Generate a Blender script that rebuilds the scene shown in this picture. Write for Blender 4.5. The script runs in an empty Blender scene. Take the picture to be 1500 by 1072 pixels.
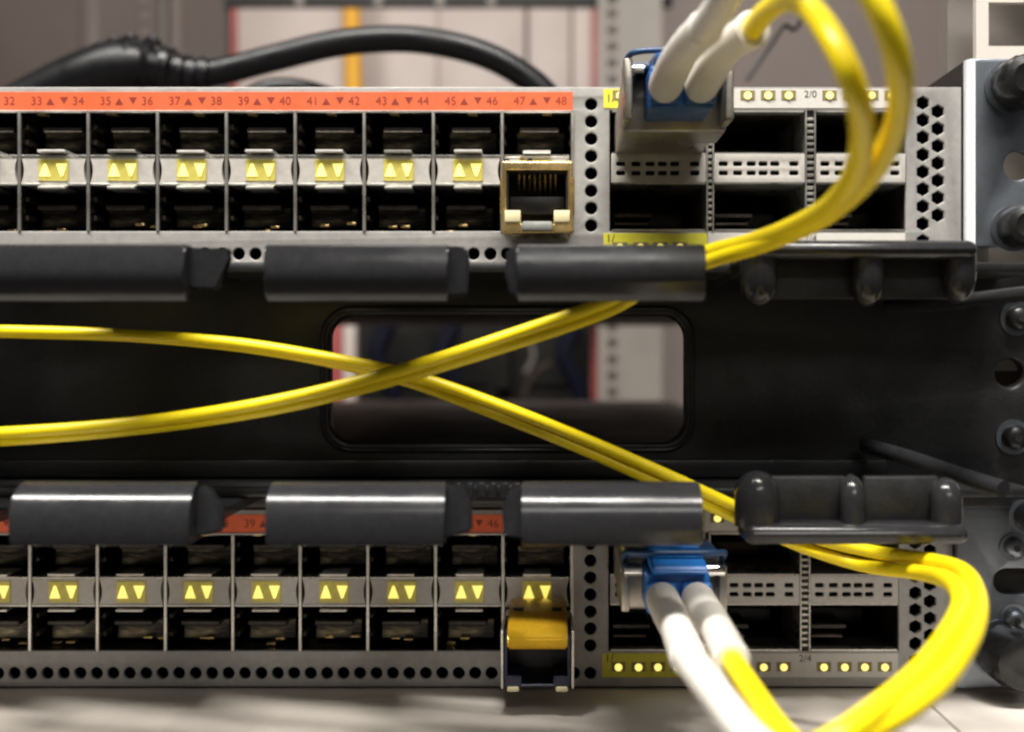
import bpy, bmesh, math, random
from mathutils import Vector, Matrix
random.seed(7)
sc = bpy.context.scene
COL = sc.collection
K = 0.001                      # everything below is laid out in millimetres

# ------------------------------------------------------------------ camera, light, exposure
S, D, VX, VY = 7.0, 260.0, 800.0, 515.0     # pixels per mm on the switch front, camera distance, optical axis
cam = bpy.data.cameras.new('camera'); camo = bpy.data.objects.new('camera', cam); COL.objects.link(camo)
camo.location = (0, -D*K, 0); camo.rotation_euler = (math.radians(90), 0, 0)
cam.sensor_width = 36; cam.lens = 36*S*D/1500
cam.shift_x = (750-VX)/1500; cam.shift_y = -(536-VY)/1500
cam.clip_start = 0.005; cam.clip_end = 50
cam.dof.use_dof = True; cam.dof.focus_distance = 0.245; cam.dof.aperture_fstop = 16
sc.cycles.pixel_filter_type = 'BLACKMAN_HARRIS'; sc.cycles.filter_width = 2.3
sc.camera = camo
w = bpy.data.worlds.new('World'); sc.world = w; w.use_nodes = True
w.node_tree.nodes['Background'].inputs[0].default_value = (0.80, 0.76, 0.74, 1)
w.node_tree.nodes['Background'].inputs[1].default_value = 0.075
def area(name, loc, target, sx, sy, power, col):
    l = bpy.data.lights.new(name, 'AREA'); l.shape = 'RECTANGLE'; l.size = sx; l.size_y = sy
    l.energy = power; l.color = col
    o = bpy.data.objects.new(name, l); COL.objects.link(o); o.location = loc
    o.rotation_euler = (Vector(target)-Vector(loc)).to_track_quat('-Z', 'Y').to_euler()
    return o
area('ceiling_tube_light', (-0.20, -0.48, 1.25), (-0.05, -0.05, 0.0), 1.2, 0.12, 60, (1.0, 0.965, 0.90))
area('front_fill_light', (0.35, -1.9, 1.35), (0, 0, 0), 1.2, 0.25, 13, (1.0, 0.965, 0.91))  # unseen fill lamp, added to lift the cords and lower switch
area('rear_fill_light', (0.1, 1.35, 1.25), (0.0, 1.5, 0.0), 1.0, 0.3, 4.6, (1.0, 0.93, 0.88))  # unseen lamp added to brighten the background
sc.view_settings.view_transform = 'Standard'; sc.view_settings.look = 'None'
sc.view_settings.exposure = 0.0; sc.view_settings.gamma = 1.0
sc.view_settings.use_curve_mapping = False

# ------------------------------------------------------------------ materials
MATS = {}
def mat(name, col, rough=0.5, metal=0.0, var=0.12, scale=300, bump=0.0, emit=None, es=0.0, rvar=0.12, spec=0.5, trans=0.0, coat=0.0, dust=0.0):
    m = bpy.data.materials.new(name); m.use_nodes = True
    nt = m.node_tree; b = nt.nodes['Principled BSDF']
    tc = nt.nodes.new('ShaderNodeTexCoord')
    n = nt.nodes.new('ShaderNodeTexNoise'); n.inputs['Scale'].default_value = scale; n.inputs['Detail'].default_value = 6
    n.inputs['Roughness'].default_value = 0.65
    nt.links.new(tc.outputs['Object'], n.inputs['Vector'])
    r = nt.nodes.new('ShaderNodeValToRGB')
    lo = [max(0, c*(1-var)) for c in col]; hi = [min(1, c*(1+var)) for c in col]
    r.color_ramp.elements[0].position = 0.3; r.color_ramp.elements[1].position = 0.7
    r.color_ramp.elements[0].color = (*lo, 1); r.color_ramp.elements[1].color = (*hi, 1)
    nt.links.new(n.outputs['Fac'], r.inputs['Fac'])
    colout = r.outputs['Color']
    n2 = nt.nodes.new('ShaderNodeTexNoise'); n2.inputs['Scale'].default_value = scale*0.22; n2.inputs['Detail'].default_value = 4
    nt.links.new(tc.outputs['Object'], n2.inputs['Vector'])
    if dust > 0:
        n3 = nt.nodes.new('ShaderNodeTexNoise'); n3.inputs['Scale'].default_value = scale*2.5; n3.inputs['Detail'].default_value = 8
        n3.inputs['Roughness'].default_value = 0.8
        nt.links.new(tc.outputs['Object'], n3.inputs['Vector'])
        r3 = nt.nodes.new('ShaderNodeValToRGB'); r3.color_ramp.elements[0].position = 0.52; r3.color_ramp.elements[1].position = 0.78
        nt.links.new(n3.outputs['Fac'], r3.inputs['Fac'])
        mu = nt.nodes.new('ShaderNodeMath'); mu.operation = 'MULTIPLY'; mu.inputs[1].default_value = dust
        nt.links.new(r3.outputs['Color'], mu.inputs[0])
        mx = nt.nodes.new('ShaderNodeMixRGB'); mx.inputs['Color2'].default_value = (0.42, 0.40, 0.37, 1)
        nt.links.new(mu.outputs[0], mx.inputs['Fac']); nt.links.new(colout, mx.inputs['Color1']); colout = mx.outputs['Color']
    nt.links.new(colout, b.inputs['Base Color'])
    mr = nt.nodes.new('ShaderNodeMapRange'); mr.inputs['From Min'].default_value = 0.3; mr.inputs['From Max'].default_value = 0.7
    mr.inputs['To Min'].default_value = max(0.03, rough-rvar); mr.inputs['To Max'].default_value = min(1, rough+rvar)
    nt.links.new(n2.outputs['Fac'], mr.inputs['Value']); nt.links.new(mr.outputs['Result'], b.inputs['Roughness'])
    b.inputs['Metallic'].default_value = metal
    b.inputs['Specular IOR Level'].default_value = spec
    if coat: b.inputs['Coat Weight'].default_value = coat; b.inputs['Coat Roughness'].default_value = 0.15
    if trans:
        b.inputs['Transmission Weight'].default_value = trans
    if emit: b.inputs['Emission Color'].default_value = (*emit, 1); b.inputs['Emission Strength'].default_value = es
    if bump > 0:
        bp = nt.nodes.new('ShaderNodeBump'); bp.inputs['Strength'].default_value = bump; bp.inputs['Distance'].default_value = 0.0003
        nt.links.new(n.outputs['Fac'], bp.inputs['Height']); nt.links.new(bp.outputs['Normal'], b.inputs['Normal'])
    MATS[name] = m
    return m
mat('faceplate_paint', (0.365, 0.352, 0.335), 0.45, 0.25, 0.10, 500, 0.25, dust=0.22)
mat('chassis_metal', (0.06, 0.05, 0.045), 0.6, 0.2, 0.15, 120, 0.1, dust=0.15)
mat('sheet_metal', (0.62, 0.60, 0.55), 0.32, 0.9, 0.12, 500, 0.1)
mat('cage_dark', (0.055, 0.048, 0.042), 0.38, 0.7, 0.5, 350, 0.3)
mat('cage_black', (0.012, 0.011, 0.011), 0.5, 0.0, 0.4, 400, 0.2)
mat('cage_brown', (0.085, 0.07, 0.055), 0.35, 0.6, 0.4, 300, 0.3)
mat('gear_black', (0.010, 0.009, 0.008), 0.7, 0, 0.3, 30, spec=0.2)
mat('cable_navy', (0.004, 0.0045, 0.012), 0.7, 0, 0.2, 60, spec=0.1)
m_ = mat('cage_mottled', (0.06, 0.05, 0.035), 0.26, 0.75, 0.6, 300, 0.25)  # brassy glints inside the ports mixed into the noise colour
mp_ = m_.node_tree.nodes.new('ShaderNodeMapping'); mp_.inputs['Scale'].default_value = (0.35, 1, 1.6)
for l_ in list(m_.node_tree.links):
    if l_.from_node.type == 'TEX_COORD':
        ts_ = l_.to_socket; m_.node_tree.links.new(l_.from_socket, mp_.inputs['Vector']); m_.node_tree.links.new(mp_.outputs['Vector'], ts_)
for n_ in m_.node_tree.nodes:
    if n_.type == 'VALTORGB':
        e_ = n_.color_ramp.elements; e_[0].position = 0.45; e_[0].color = (0.010, 0.009, 0.008, 1); e_[1].position = 0.78; e_[1].color = (0.40, 0.32, 0.17, 1)
        k_ = n_.color_ramp.elements.new(0.57); k_.color = (0.075, 0.064, 0.042, 1)
mat('gold', (0.78, 0.56, 0.24), 0.25, 0.9, 0.2, 700, 0.2)
mat('orange_vinyl', (0.78, 0.135, 0.045), 0.5, 0, 0.07, 500, 0.1)
mat('ink_dark_red', (0.26, 0.03, 0.013), 0.6, 0, 0.1, 600)
mat('ink_black', (0.03, 0.025, 0.02), 0.6, 0, 0.1, 600)
mat('bezel_plastic', (0.49, 0.46, 0.42), 0.45, 0, 0.08, 900, 0.15, dust=0.08)
mat('light_pipe', (0.54, 0.47, 0.11), 0.3, 0, 0.15, 900, emit=(0.75, 0.60, 0.06), es=0.07)
mat('led', (0.85, 0.8, 0.3), 0.3, 0, 0.05, 900, emit=(1.0, 0.84, 0.16), es=1.0)
mat('led_dot', (0.85, 0.8, 0.3), 0.3, 0, 0.05, 900, emit=(1.0, 0.82, 0.20), es=1.15)
mat('led_surround', (0.24, 0.20, 0.09), 0.4, 0, 0.2, 900)
mat('label_white', (0.66, 0.63, 0.58), 0.5, 0, 0.05, 700, 0.1, dust=0.06)
mat('label_yellow', (0.72, 0.67, 0.05), 0.5, 0, 0.06, 700, 0.1)
mat('manager_plastic', (0.020, 0.020, 0.022), 0.19, 0, 0.15, 700, 0.07, dust=0.045, rvar=0.05, spec=0.32)
mat('panel_plastic', (0.011, 0.011, 0.012), 0.42, 0, 0.2, 500, 0.3, dust=0.05)
mat('fibre_yellow', (0.93, 0.72, 0.006), 0.38, 0, 0.05, 250, 0.05, rvar=0.08)
mat('boot_white', (0.72, 0.685, 0.63), 0.42, 0, 0.03, 300, 0.08)
mat('lc_blue', (0.020, 0.17, 0.55), 0.35, 0, 0.12, 500, 0.1)
mat('lc_blue_shaded', (0.012, 0.085, 0.27), 0.35, 0, 0.12, 500, 0.1)  # same connector blue, darkened for the shade on the upper cord
mat('lc_blue_dark', (0.012, 0.05, 0.13), 0.4, 0, 0.12, 500, 0.1)
mat('cast_zinc', (0.38, 0.35, 0.305), 0.36, 0.8, 0.14, 500, 0.25)
mat('tab_bright', (0.78, 0.76, 0.72), 0.35, 0.6, 0.08, 500)
mat('chrome', (0.85, 0.85, 0.84), 0.12, 1.0, 0.03, 400)
mat('zinc_plate', (0.21, 0.23, 0.26), 0.36, 0.85, 0.14, 130, 0.12, dust=0.05)
mat('edge_glare', (0.86, 0.86, 0.87), 0.35, 0.0, 0.03, 200)  # bright reflection on the zinc fold, painted as plain white
mat('black_rubber', (0.004, 0.004, 0.005), 0.36, 0, 0.2, 300, 0.1, spec=0.28)
mat('screw_black', (0.020, 0.020, 0.021), 0.28, 0.4, 0.2, 400, 0.2)
mat('rack_cream', (0.70, 0.64, 0.58), 0.5, 0, 0.05, 120, 0.15, dust=0.06)
mat('rack_brown', (0.055, 0.038, 0.031), 0.6, 0, 0.1, 20, 0.1)
mat('rack_grey', (0.21, 0.185, 0.165), 0.55, 0, 0.08, 25, 0.1)
mat('rack_dark', (0.022, 0.020, 0.019), 0.55, 0.0, 0.2, 30, 0.1)
mat('wall_paint', (0.25, 0.205, 0.185), 0.7, 0, 0.05, 6, 0.05)
mat('cabinet_white', (0.50, 0.42, 0.385), 0.5, 0, 0.06, 14, 0.05)
mat('cabinet_red', (0.30, 0.026, 0.024), 0.5, 0, 0.15, 15, 0.05)
mat('cable_orange', (0.85, 0.42, 0.02), 0.45, 0, 0.08, 30)
mat('latch_yellow', (0.80, 0.47, 0.025), 0.28, 0.25, 0.08, 500, 0.1)
mat('cream_plastic', (0.78, 0.70, 0.42), 0.4, 0, 0.06, 500)
mat('grey_plastic', (0.26, 0.27, 0.25), 0.35, 0, 0.1, 500)
mat('navy_plastic', (0.014, 0.017, 0.045), 0.4, 0, 0.2, 400)

# ------------------------------------------------------------------ helpers
def link(name, me, m, parent=None, loc=None):
    o = bpy.data.objects.new(name, me); COL.objects.link(o)
    if m is not None and not me.materials: me.materials.append(MATS[m])
    if parent is not None: o.parent = parent
    if loc is not None: o.location = Vector(loc)*K
    return o
def finish(bm, name, smooth=35):
    me = bpy.data.meshes.new(name)
    bmesh.ops.recalc_face_normals(bm, faces=bm.faces)
    for v in bm.verts: v.co *= K
    bm.to_mesh(me); bm.free()
    if smooth:
        for p in me.polygons: p.use_smooth = True
        me.set_sharp_from_angle(angle=math.radians(smooth))
    return me
def addbox(bm, x0, x1, y0, y1, z0, z1, bev=0.0, seg=2):
    vs = [bm.verts.new((x, y, z)) for x in (x0, x1) for y in (y0, y1) for z in (z0, z1)]
    fs = [bm.faces.new([vs[i] for i in q]) for q in ((0,1,3,2),(4,6,7,5),(0,4,5,1),(2,3,7,6),(0,2,6,4),(1,5,7,3))]
    if bev > 0:
        es = set(e for f in fs for e in f.edges)
        bmesh.ops.bevel(bm, geom=list(es), offset=bev, segments=seg, profile=0.5, affect='EDGES')
def boxmesh(name, x0, x1, y0, y1, z0, z1, bev=0.0, seg=2):
    bm = bmesh.new(); addbox(bm, x0, x1, y0, y1, z0, z1, bev, seg); return finish(bm, name)
def box(name, m, parent, x0, x1, y0, y1, z0, z1, bev=0.0, seg=2, loc=None):
    return link(name, boxmesh(name, x0, x1, y0, y1, z0, z1, bev, seg), m, parent, loc)
def catmull(pts, n=8):
    P = [Vector(p) for p in pts]; out = []
    P = [P[0]*2-P[1]] + P + [P[-1]*2-P[-2]]
    for i in range(1, len(P)-2):
        p0, p1, p2, p3 = P[i-1:i+3]
        for k in range(n):
            t = k/n
            out.append(0.5*((2*p1)+(-p0+p2)*t+(2*p0-5*p1+4*p2-p3)*t*t+(-p0+3*p1-3*p2+p3)*t**3))
    out.append(P[-2]); return out
def addtube(bm, pts, rad, seg=14, cap=True, flat=1.0):
    n = len(pts); rads = rad if isinstance(rad, (list, tuple)) else [rad]*n
    T = []
    for i in range(n):
        a = pts[max(0, i-1)]; b = pts[min(n-1, i+1)]; T.append((b-a).normalized())
    up = Vector((0, 0, 1)) if abs(T[0].z) < 0.9 else Vector((1, 0, 0))
    N = (up - T[0]*up.dot(T[0])).normalized(); rings = []
    for i in range(n):
        N = (N - T[i]*N.dot(T[i])).normalized(); B = T[i].cross(N)
        rings.append([bm.verts.new(pts[i]+(N*math.cos(a)+B*math.sin(a)*flat)*rads[i]) for a in (2*math.pi*k/seg for k in range(seg))])
    for i in range(n-1):
        for k in range(seg):
            bm.faces.new((rings[i][k], rings[i][(k+1) % seg], rings[i+1][(k+1) % seg], rings[i+1][k]))
    if cap: bm.faces.new(rings[0][::-1]); bm.faces.new(rings[-1])
def tube(name, m, parent, pts, rad, seg=14, n=8, smooth=True):
    bm = bmesh.new(); P = [Vector(p) for p in pts]
    if smooth and len(P) > 2:
        if isinstance(rad, (list, tuple)):
            R = catmull([(r, 0, 0) for r in rad], n); rad = [max(0.05, q.x) for q in R]
        P = catmull(P, n)
    addtube(bm, P, rad, seg)
    return link(name, finish(bm, name, 50), m, parent)
def addcyl(bm, c, axis, r, h, seg=24, r2=None):
    c = Vector(c); a = Vector(axis).normalized()
    addtube(bm, [c, c+a*h], [r, r if r2 is None else r2], seg)
def extrude_yz(bm, prof, x0, x1):
    a = [bm.verts.new((x0, y, z)) for y, z in prof]; b = [bm.verts.new((x1, y, z)) for y, z in prof]
    n = len(prof)
    for i in range(n): bm.faces.new((a[i], a[(i+1) % n], b[(i+1) % n], b[i]))
    bm.faces.new(a[::-1]); bm.faces.new(b)
def prism_xz(bm, poly, y0, y1):
    a = [bm.verts.new((x, y0, z)) for x, z in poly]; b = [bm.verts.new((x, y1, z)) for x, z in poly]
    n = len(poly)
    for i in range(n): bm.faces.new((a[i], a[(i+1) % n], b[(i+1) % n], b[i]))
    bm.faces.new(a); bm.faces.new(b[::-1])
def rect(x0, x1, z0, z1): return [(x0, z0), (x1, z0), (x1, z1), (x0, z1)]
def rrect(x0, x1, z0, z1, r, n=8):
    out = []
    for cx, cz, a0 in ((x1-r, z1-r, 0), (x0+r, z1-r, 90), (x0+r, z0+r, 180), (x1-r, z0+r, 270)):
        for k in range(n+1):
            a = math.radians(a0+90*k/n); out.append((cx+r*math.cos(a), cz+r*math.sin(a)))
    return out
def ngon(cx, cz, r, n=6, rot=0.0, sx=1.0): return [(cx+sx*r*math.cos(rot+2*math.pi*k/n), cz+r*math.sin(rot+2*math.pi*k/n)) for k in range(n)]
def platemesh(name, outline, holes, thick, y0=0.0, bev=0.0):
    """a sheet in the x/z plane with real holes, front face at y0, back at y0+thick"""
    cu = bpy.data.curves.new('tmp', 'CURVE'); cu.dimensions = '2D'; cu.fill_mode = 'BOTH'
    cu.extrude = thick/2-bev; cu.bevel_depth = bev; cu.bevel_resolution = 2; cu.offset = -bev
    for poly in [outline]+holes:
        s = cu.splines.new('POLY'); s.points.add(len(poly)-1); s.use_cyclic_u = True
        for p, (x, z) in zip(s.points, poly): p.co = (x, z, 0, 1)
    o = bpy.data.objects.new('tmp', cu); COL.objects.link(o)
    dg = bpy.context.evaluated_depsgraph_get(); dg.update()
    me = bpy.data.meshes.new_from_object(o.evaluated_get(dg)); me.name = name
    bpy.data.objects.remove(o); bpy.data.curves.remove(cu)
    me.materials.clear()
    me.transform(Matrix(((1,0,0,0),(0,0,-1,y0+thick/2),(0,1,0,0),(0,0,0,1))))
    bm = bmesh.new(); bm.from_mesh(me); bmesh.ops.remove_doubles(bm, verts=bm.verts, dist=0.0005)
    bpy.data.meshes.remove(me)
    return finish(bm, name, 30)
def textmesh(name, items, y=0.0):
    """items: (string, x, z, size) centred text, or ('tri', x, z, half, up)"""
    bm = bmesh.new()
    for it in items:
        if it[0] == 'tri':
            _, x, z, h, up = it; sg = 1 if up else -1
            f = [bm.verts.new((x-h, y, z-sg*h*0.85)), bm.verts.new((x+h, y, z-sg*h*0.85)), bm.verts.new((x, y, z+sg*h*0.85))]
            bm.faces.new(f); continue
        s, x, z, size = it
        cu = bpy.data.curves.new('tmp', 'FONT'); cu.body = s; cu.size = size; cu.align_x = 'CENTER'; cu.align_y = 'CENTER'
        cu.resolution_u = 3
        o = bpy.data.objects.new('tmp', cu); COL.objects.link(o)
        dg = bpy.context.evaluated_depsgraph_get(); dg.update()
        me = bpy.data.meshes.new_from_object(o.evaluated_get(dg))
        bpy.data.objects.remove(o); bpy.data.curves.remove(cu)
        me.transform(Matrix(((1,0,0,x),(0,0,-1,y),(0,1,0,z),(0,0,0,1))))
        bm.from_mesh(me); bpy.data.meshes.remove(me)
    return finish(bm, name, 0)
def empty(name, loc, label, cat, group=None):
    o = bpy.data.objects.new(name, None); COL.objects.link(o); o.location = Vector(loc)*K; o.empty_display_size = 0.01
    o['label'] = label; o['category'] = cat
    if group: o['group'] = group
    return o
def tag(o, label, cat, group=None):
    o['label'] = label; o['category'] = cat
    if group: o['group'] = group
    return o
def struct(o): o['kind'] = 'structure'; return o
def copy_tree(o, parent=None):
    c = o.copy(); COL.objects.link(c); c.parent = parent
    for ch in list(o.children): copy_tree(ch, c)
    return c
def W(px, py, z=0.0):           # a photo pixel at z mm in front of the switch front -> world mm
    f = (D-z)/D/S
    return Vector(((px-VX)*f, -z, -(py-VY)*f))

# ------------------------------------------------------------------ the room behind
wall = struct(box('back_wall', 'wall_paint', None, -4000, 4000, 1900, 1960, -1500, 2500))
# big cabinet doors seen far behind, white with red edges
cab = empty('storage_cabinet', (-100, 1500, -600), 'white storage cabinet with red edges far behind the rack', 'cabinet')
def cabx(px, z=-1500): return W(px, 0, z).x+100
zt = W(0, -330, -1500).z+600; 
box('side_edge', 'cabinet_red', cab, cabx(318), cabx(346), 0, 60, 0, zt, 1)
box('side_edge', 'cabinet_red', cab, cabx(868), cabx(888), 0, 60, 0, zt, 1)
for a, b in ((346.6, 506), (507, 640), (641, 769), (774, 836), (839, 867.4)):
    box('door_panel', 'cabinet_white', cab, cabx(a), cabx(b), 4+random.uniform(0, 2), 50, 10, zt-10, 2)
box('cross_rail', 'cabinet_red', cab, cabx(346.6), cabx(867.4), 20, 45, zt-9, zt, 0)
box('back_board', 'rack_grey', cab, cabx(346.6), cabx(867.4), 51, 56, 5, zt-12)
hc = tube('hanging_cable', 'cable_orange', None, [W(510, -200, -1400), W(513, -60, -1400), W(516, 60, -1400), W(518, 140, -1400), W(517, 260, -1400), W(512, 420, -1400)], 12, 12)
tag(hc, 'thick orange yellow cable hanging in front of the white cabinet', 'cable')
tw = tube('dangling_wire', 'black_rubber', None, [W(1094, 118, -260), W(1112, 92, -262), W(1134, 60, -266), W(1150, 38, -270), W(1163, 44, -275), W(1180, 22, -280), W(1215, -30, -285), W(1230, -120, -290), W(1240, -300, -300)], 0.9, 8)
tag(tw, 'thin dark wire dangling behind the upper white boots', 'wire')

# ------------------------------------------------------------------ the rack
rack = empty('server_rack', (-141, 0, -500), 'cream painted server rack with square holed posts framing the switches', 'server rack')
RO = Vector((-141, 0, -500))
def rk(v): return v-RO
def post(name, m, x0, x1, ycen, holex, z0, z1, thick=2.5, hs=9.5, ref=0.0):
    holes = []; z = ref
    while z > z0: z -= 15.875
    z += 15.875
    while z < z1-8:
        holes.append(rect(holex-hs/2, holex+hs/2, z-hs/2, z+hs/2)); z += 15.875
    return link(name, platemesh(name, rect(x0, x1, z0, z1), holes, thick, ycen), m, rack)
# front right post (only its top hole shows above the bracket)
p = W(1430, 36, -8); q = W(1480, 36, -8)
post('front_post', 'rack_cream', p.x-RO.x, p.x-RO.x+50, 8, q.x-RO.x, 350, 700, 2.0, 9.4, q.z+500)
box('post_flange', 'rack_cream', rack, p.x-RO.x+44, p.x-RO.x+46, 10.2, 60, 350, 700)
box('hole_backing', 'rack_grey', rack, p.x-RO.x-1, p.x-RO.x+43, 24, 30, 350, 700)  # added backing plate, gives the holes their grey-brown tone
# rear posts
for px, mm, hx in ((210, 'rack_brown', 0), (897, 'rack_grey', 0)):
    c = W(px, 45, -940)
    post('rear_post', mm, c.x-RO.x-(44 if px < 500 else 14), c.x-RO.x+(14 if px < 500 else 48), 940, c.x-RO.x, 150, 900, 2.5, 9.5, c.z+500)
c = W(245, 0, -960); box('post_web', 'rack_grey', rack, c.x-RO.x-8, c.x-RO.x-1, 958, 975, 150, 900)
c = W(290, 0, -960); box('post_web', 'rack_brown', rack, c.x-RO.x-24, c.x-RO.x+22, 985, 1000, 150, 900)
c = W(970, 0, -960); box('post_web', 'rack_grey', rack, c.x-RO.x-9, c.x-RO.x-2, 958, 990, 150, 900)
a = W(330, 12, -980); b = W(985, -60, -980)
box('rear_rail', 'rack_dark', rack, a.x-RO.x, b.x-RO.x, 976, 984, a.z+500, b.z+500, 1)
for px in (440, 555, 645, 720):
    bm = bmesh.new(); v = W(px, 4, -975); addcyl(bm, rk(v)+Vector((0, 1, 0)), (0, -1, 0), 4.5, 5, 10)
    link('rail_bolt', finish(bm, 'rail_bolt'), 'rack_grey', rack)
# brown side panel of the rack on the left, and a paler column inside it
a = W(-400, 0, -1000); b = W(118, 0, -1000)
box('side_panel', 'rack_brown', rack, a.x-RO.x, b.x-RO.x, 1003, 1012, 100, 950)
a = W(119, 0, -1000); b = W(152, 0, -1000)
box('panel_edge', 'rack_brown', rack, a.x-RO.x, b.x-RO.x, 990, 1012, 100, 950, 2)
box('post_web', 'rack_dark', rack, W(153, 0, -995).x-RO.x, W(178, 0, -995).x-RO.x, 994, 1002, 100, 950)

# dark gear at the back, seen through the opening of the cable manager
gear = empty('rear_device', tuple(W(690, 600, -1080)), 'black device with cables behind the opening of the cable manager', 'device')
g0 = W(690, 600, -1080)
a = W(524, 575, -1080)-g0; b = W(866, 425, -1080)-g0
box('case', 'gear_black', gear, a.x, b.x, 0, 120, a.z-20, b.z, 3)
box('handle', 'gear_black', gear, a.x+150, a.x+165, -30, -1, a.z+5, b.z-5, 3)
box('front_cover', 'gear_black', gear, a.x+20, a.x+140, -6, -0.5, a.z+8, b.z-8, 1)
box('front_cover', 'gear_black', gear, a.x+180, b.x-10, -6, -0.5, a.z+8, b.z-8, 1)
for k, pts in enumerate((((770, 470), (778, 500), (781, 525), (770, 545)), ((806, 532), (790, 541), (776, 556), (768, 580)))):
    o = tube('looped_cable', 'rack_grey' if k == 0 else 'rack_brown', None, [W(x, y, -990-6*i) for i, (x, y) in enumerate(pts)], 2.2, 10)
    tag(o, ('pale bent cable end, upper of the two inside the opening' if k == 0 else 'grey bent cable, lower of the two inside the opening'), 'cable')
for px_, lab in ((560, 'dark navy cable hanging at the left inside the opening'), (655, 'dark navy cable hanging mid opening behind the yellow cords'), (835, 'dark navy cable hanging near the red edge inside the opening')):
    o = tube('hanging_cable', 'cable_navy', None, [W(px_+random.uniform(-30, 30), 400, -1000), W(px_+8, 470, -990), W(px_-8, 520, -985), W(px_+14, 570, -990), W(px_+30, 640, -1000)], 9, 12)
    tag(o, lab, 'cable')
rs = box('red_post', 'cabinet_red', None, W(478, 0, -1150).x, W(501, 0, -1150).x, 1150, 1170, -420, W(0, 430, -1150).z, 2)
tag(rs, 'narrow red upright at the left end of the manager opening', 'post')
ps = box('pale_upright', 'cabinet_white', None, W(501.5, 0, -1150).x, W(521, 0, -1150).x, 1152, 1168, -420, W(0, 428, -1150).z, 2)
tag(ps, 'pale upright beside the narrow red one, seen through the manager opening', 'post')
# tan strip of the far right frame seen at the right end of the opening
ts = box('tan_upright', 'rack_grey', None, W(962, 0, -1050).x, W(984, 0, -1050).x, 1050, 1070, -420, 60, 2)
tag(ts, 'tan upright at the right end of the manager opening', 'post')

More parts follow.
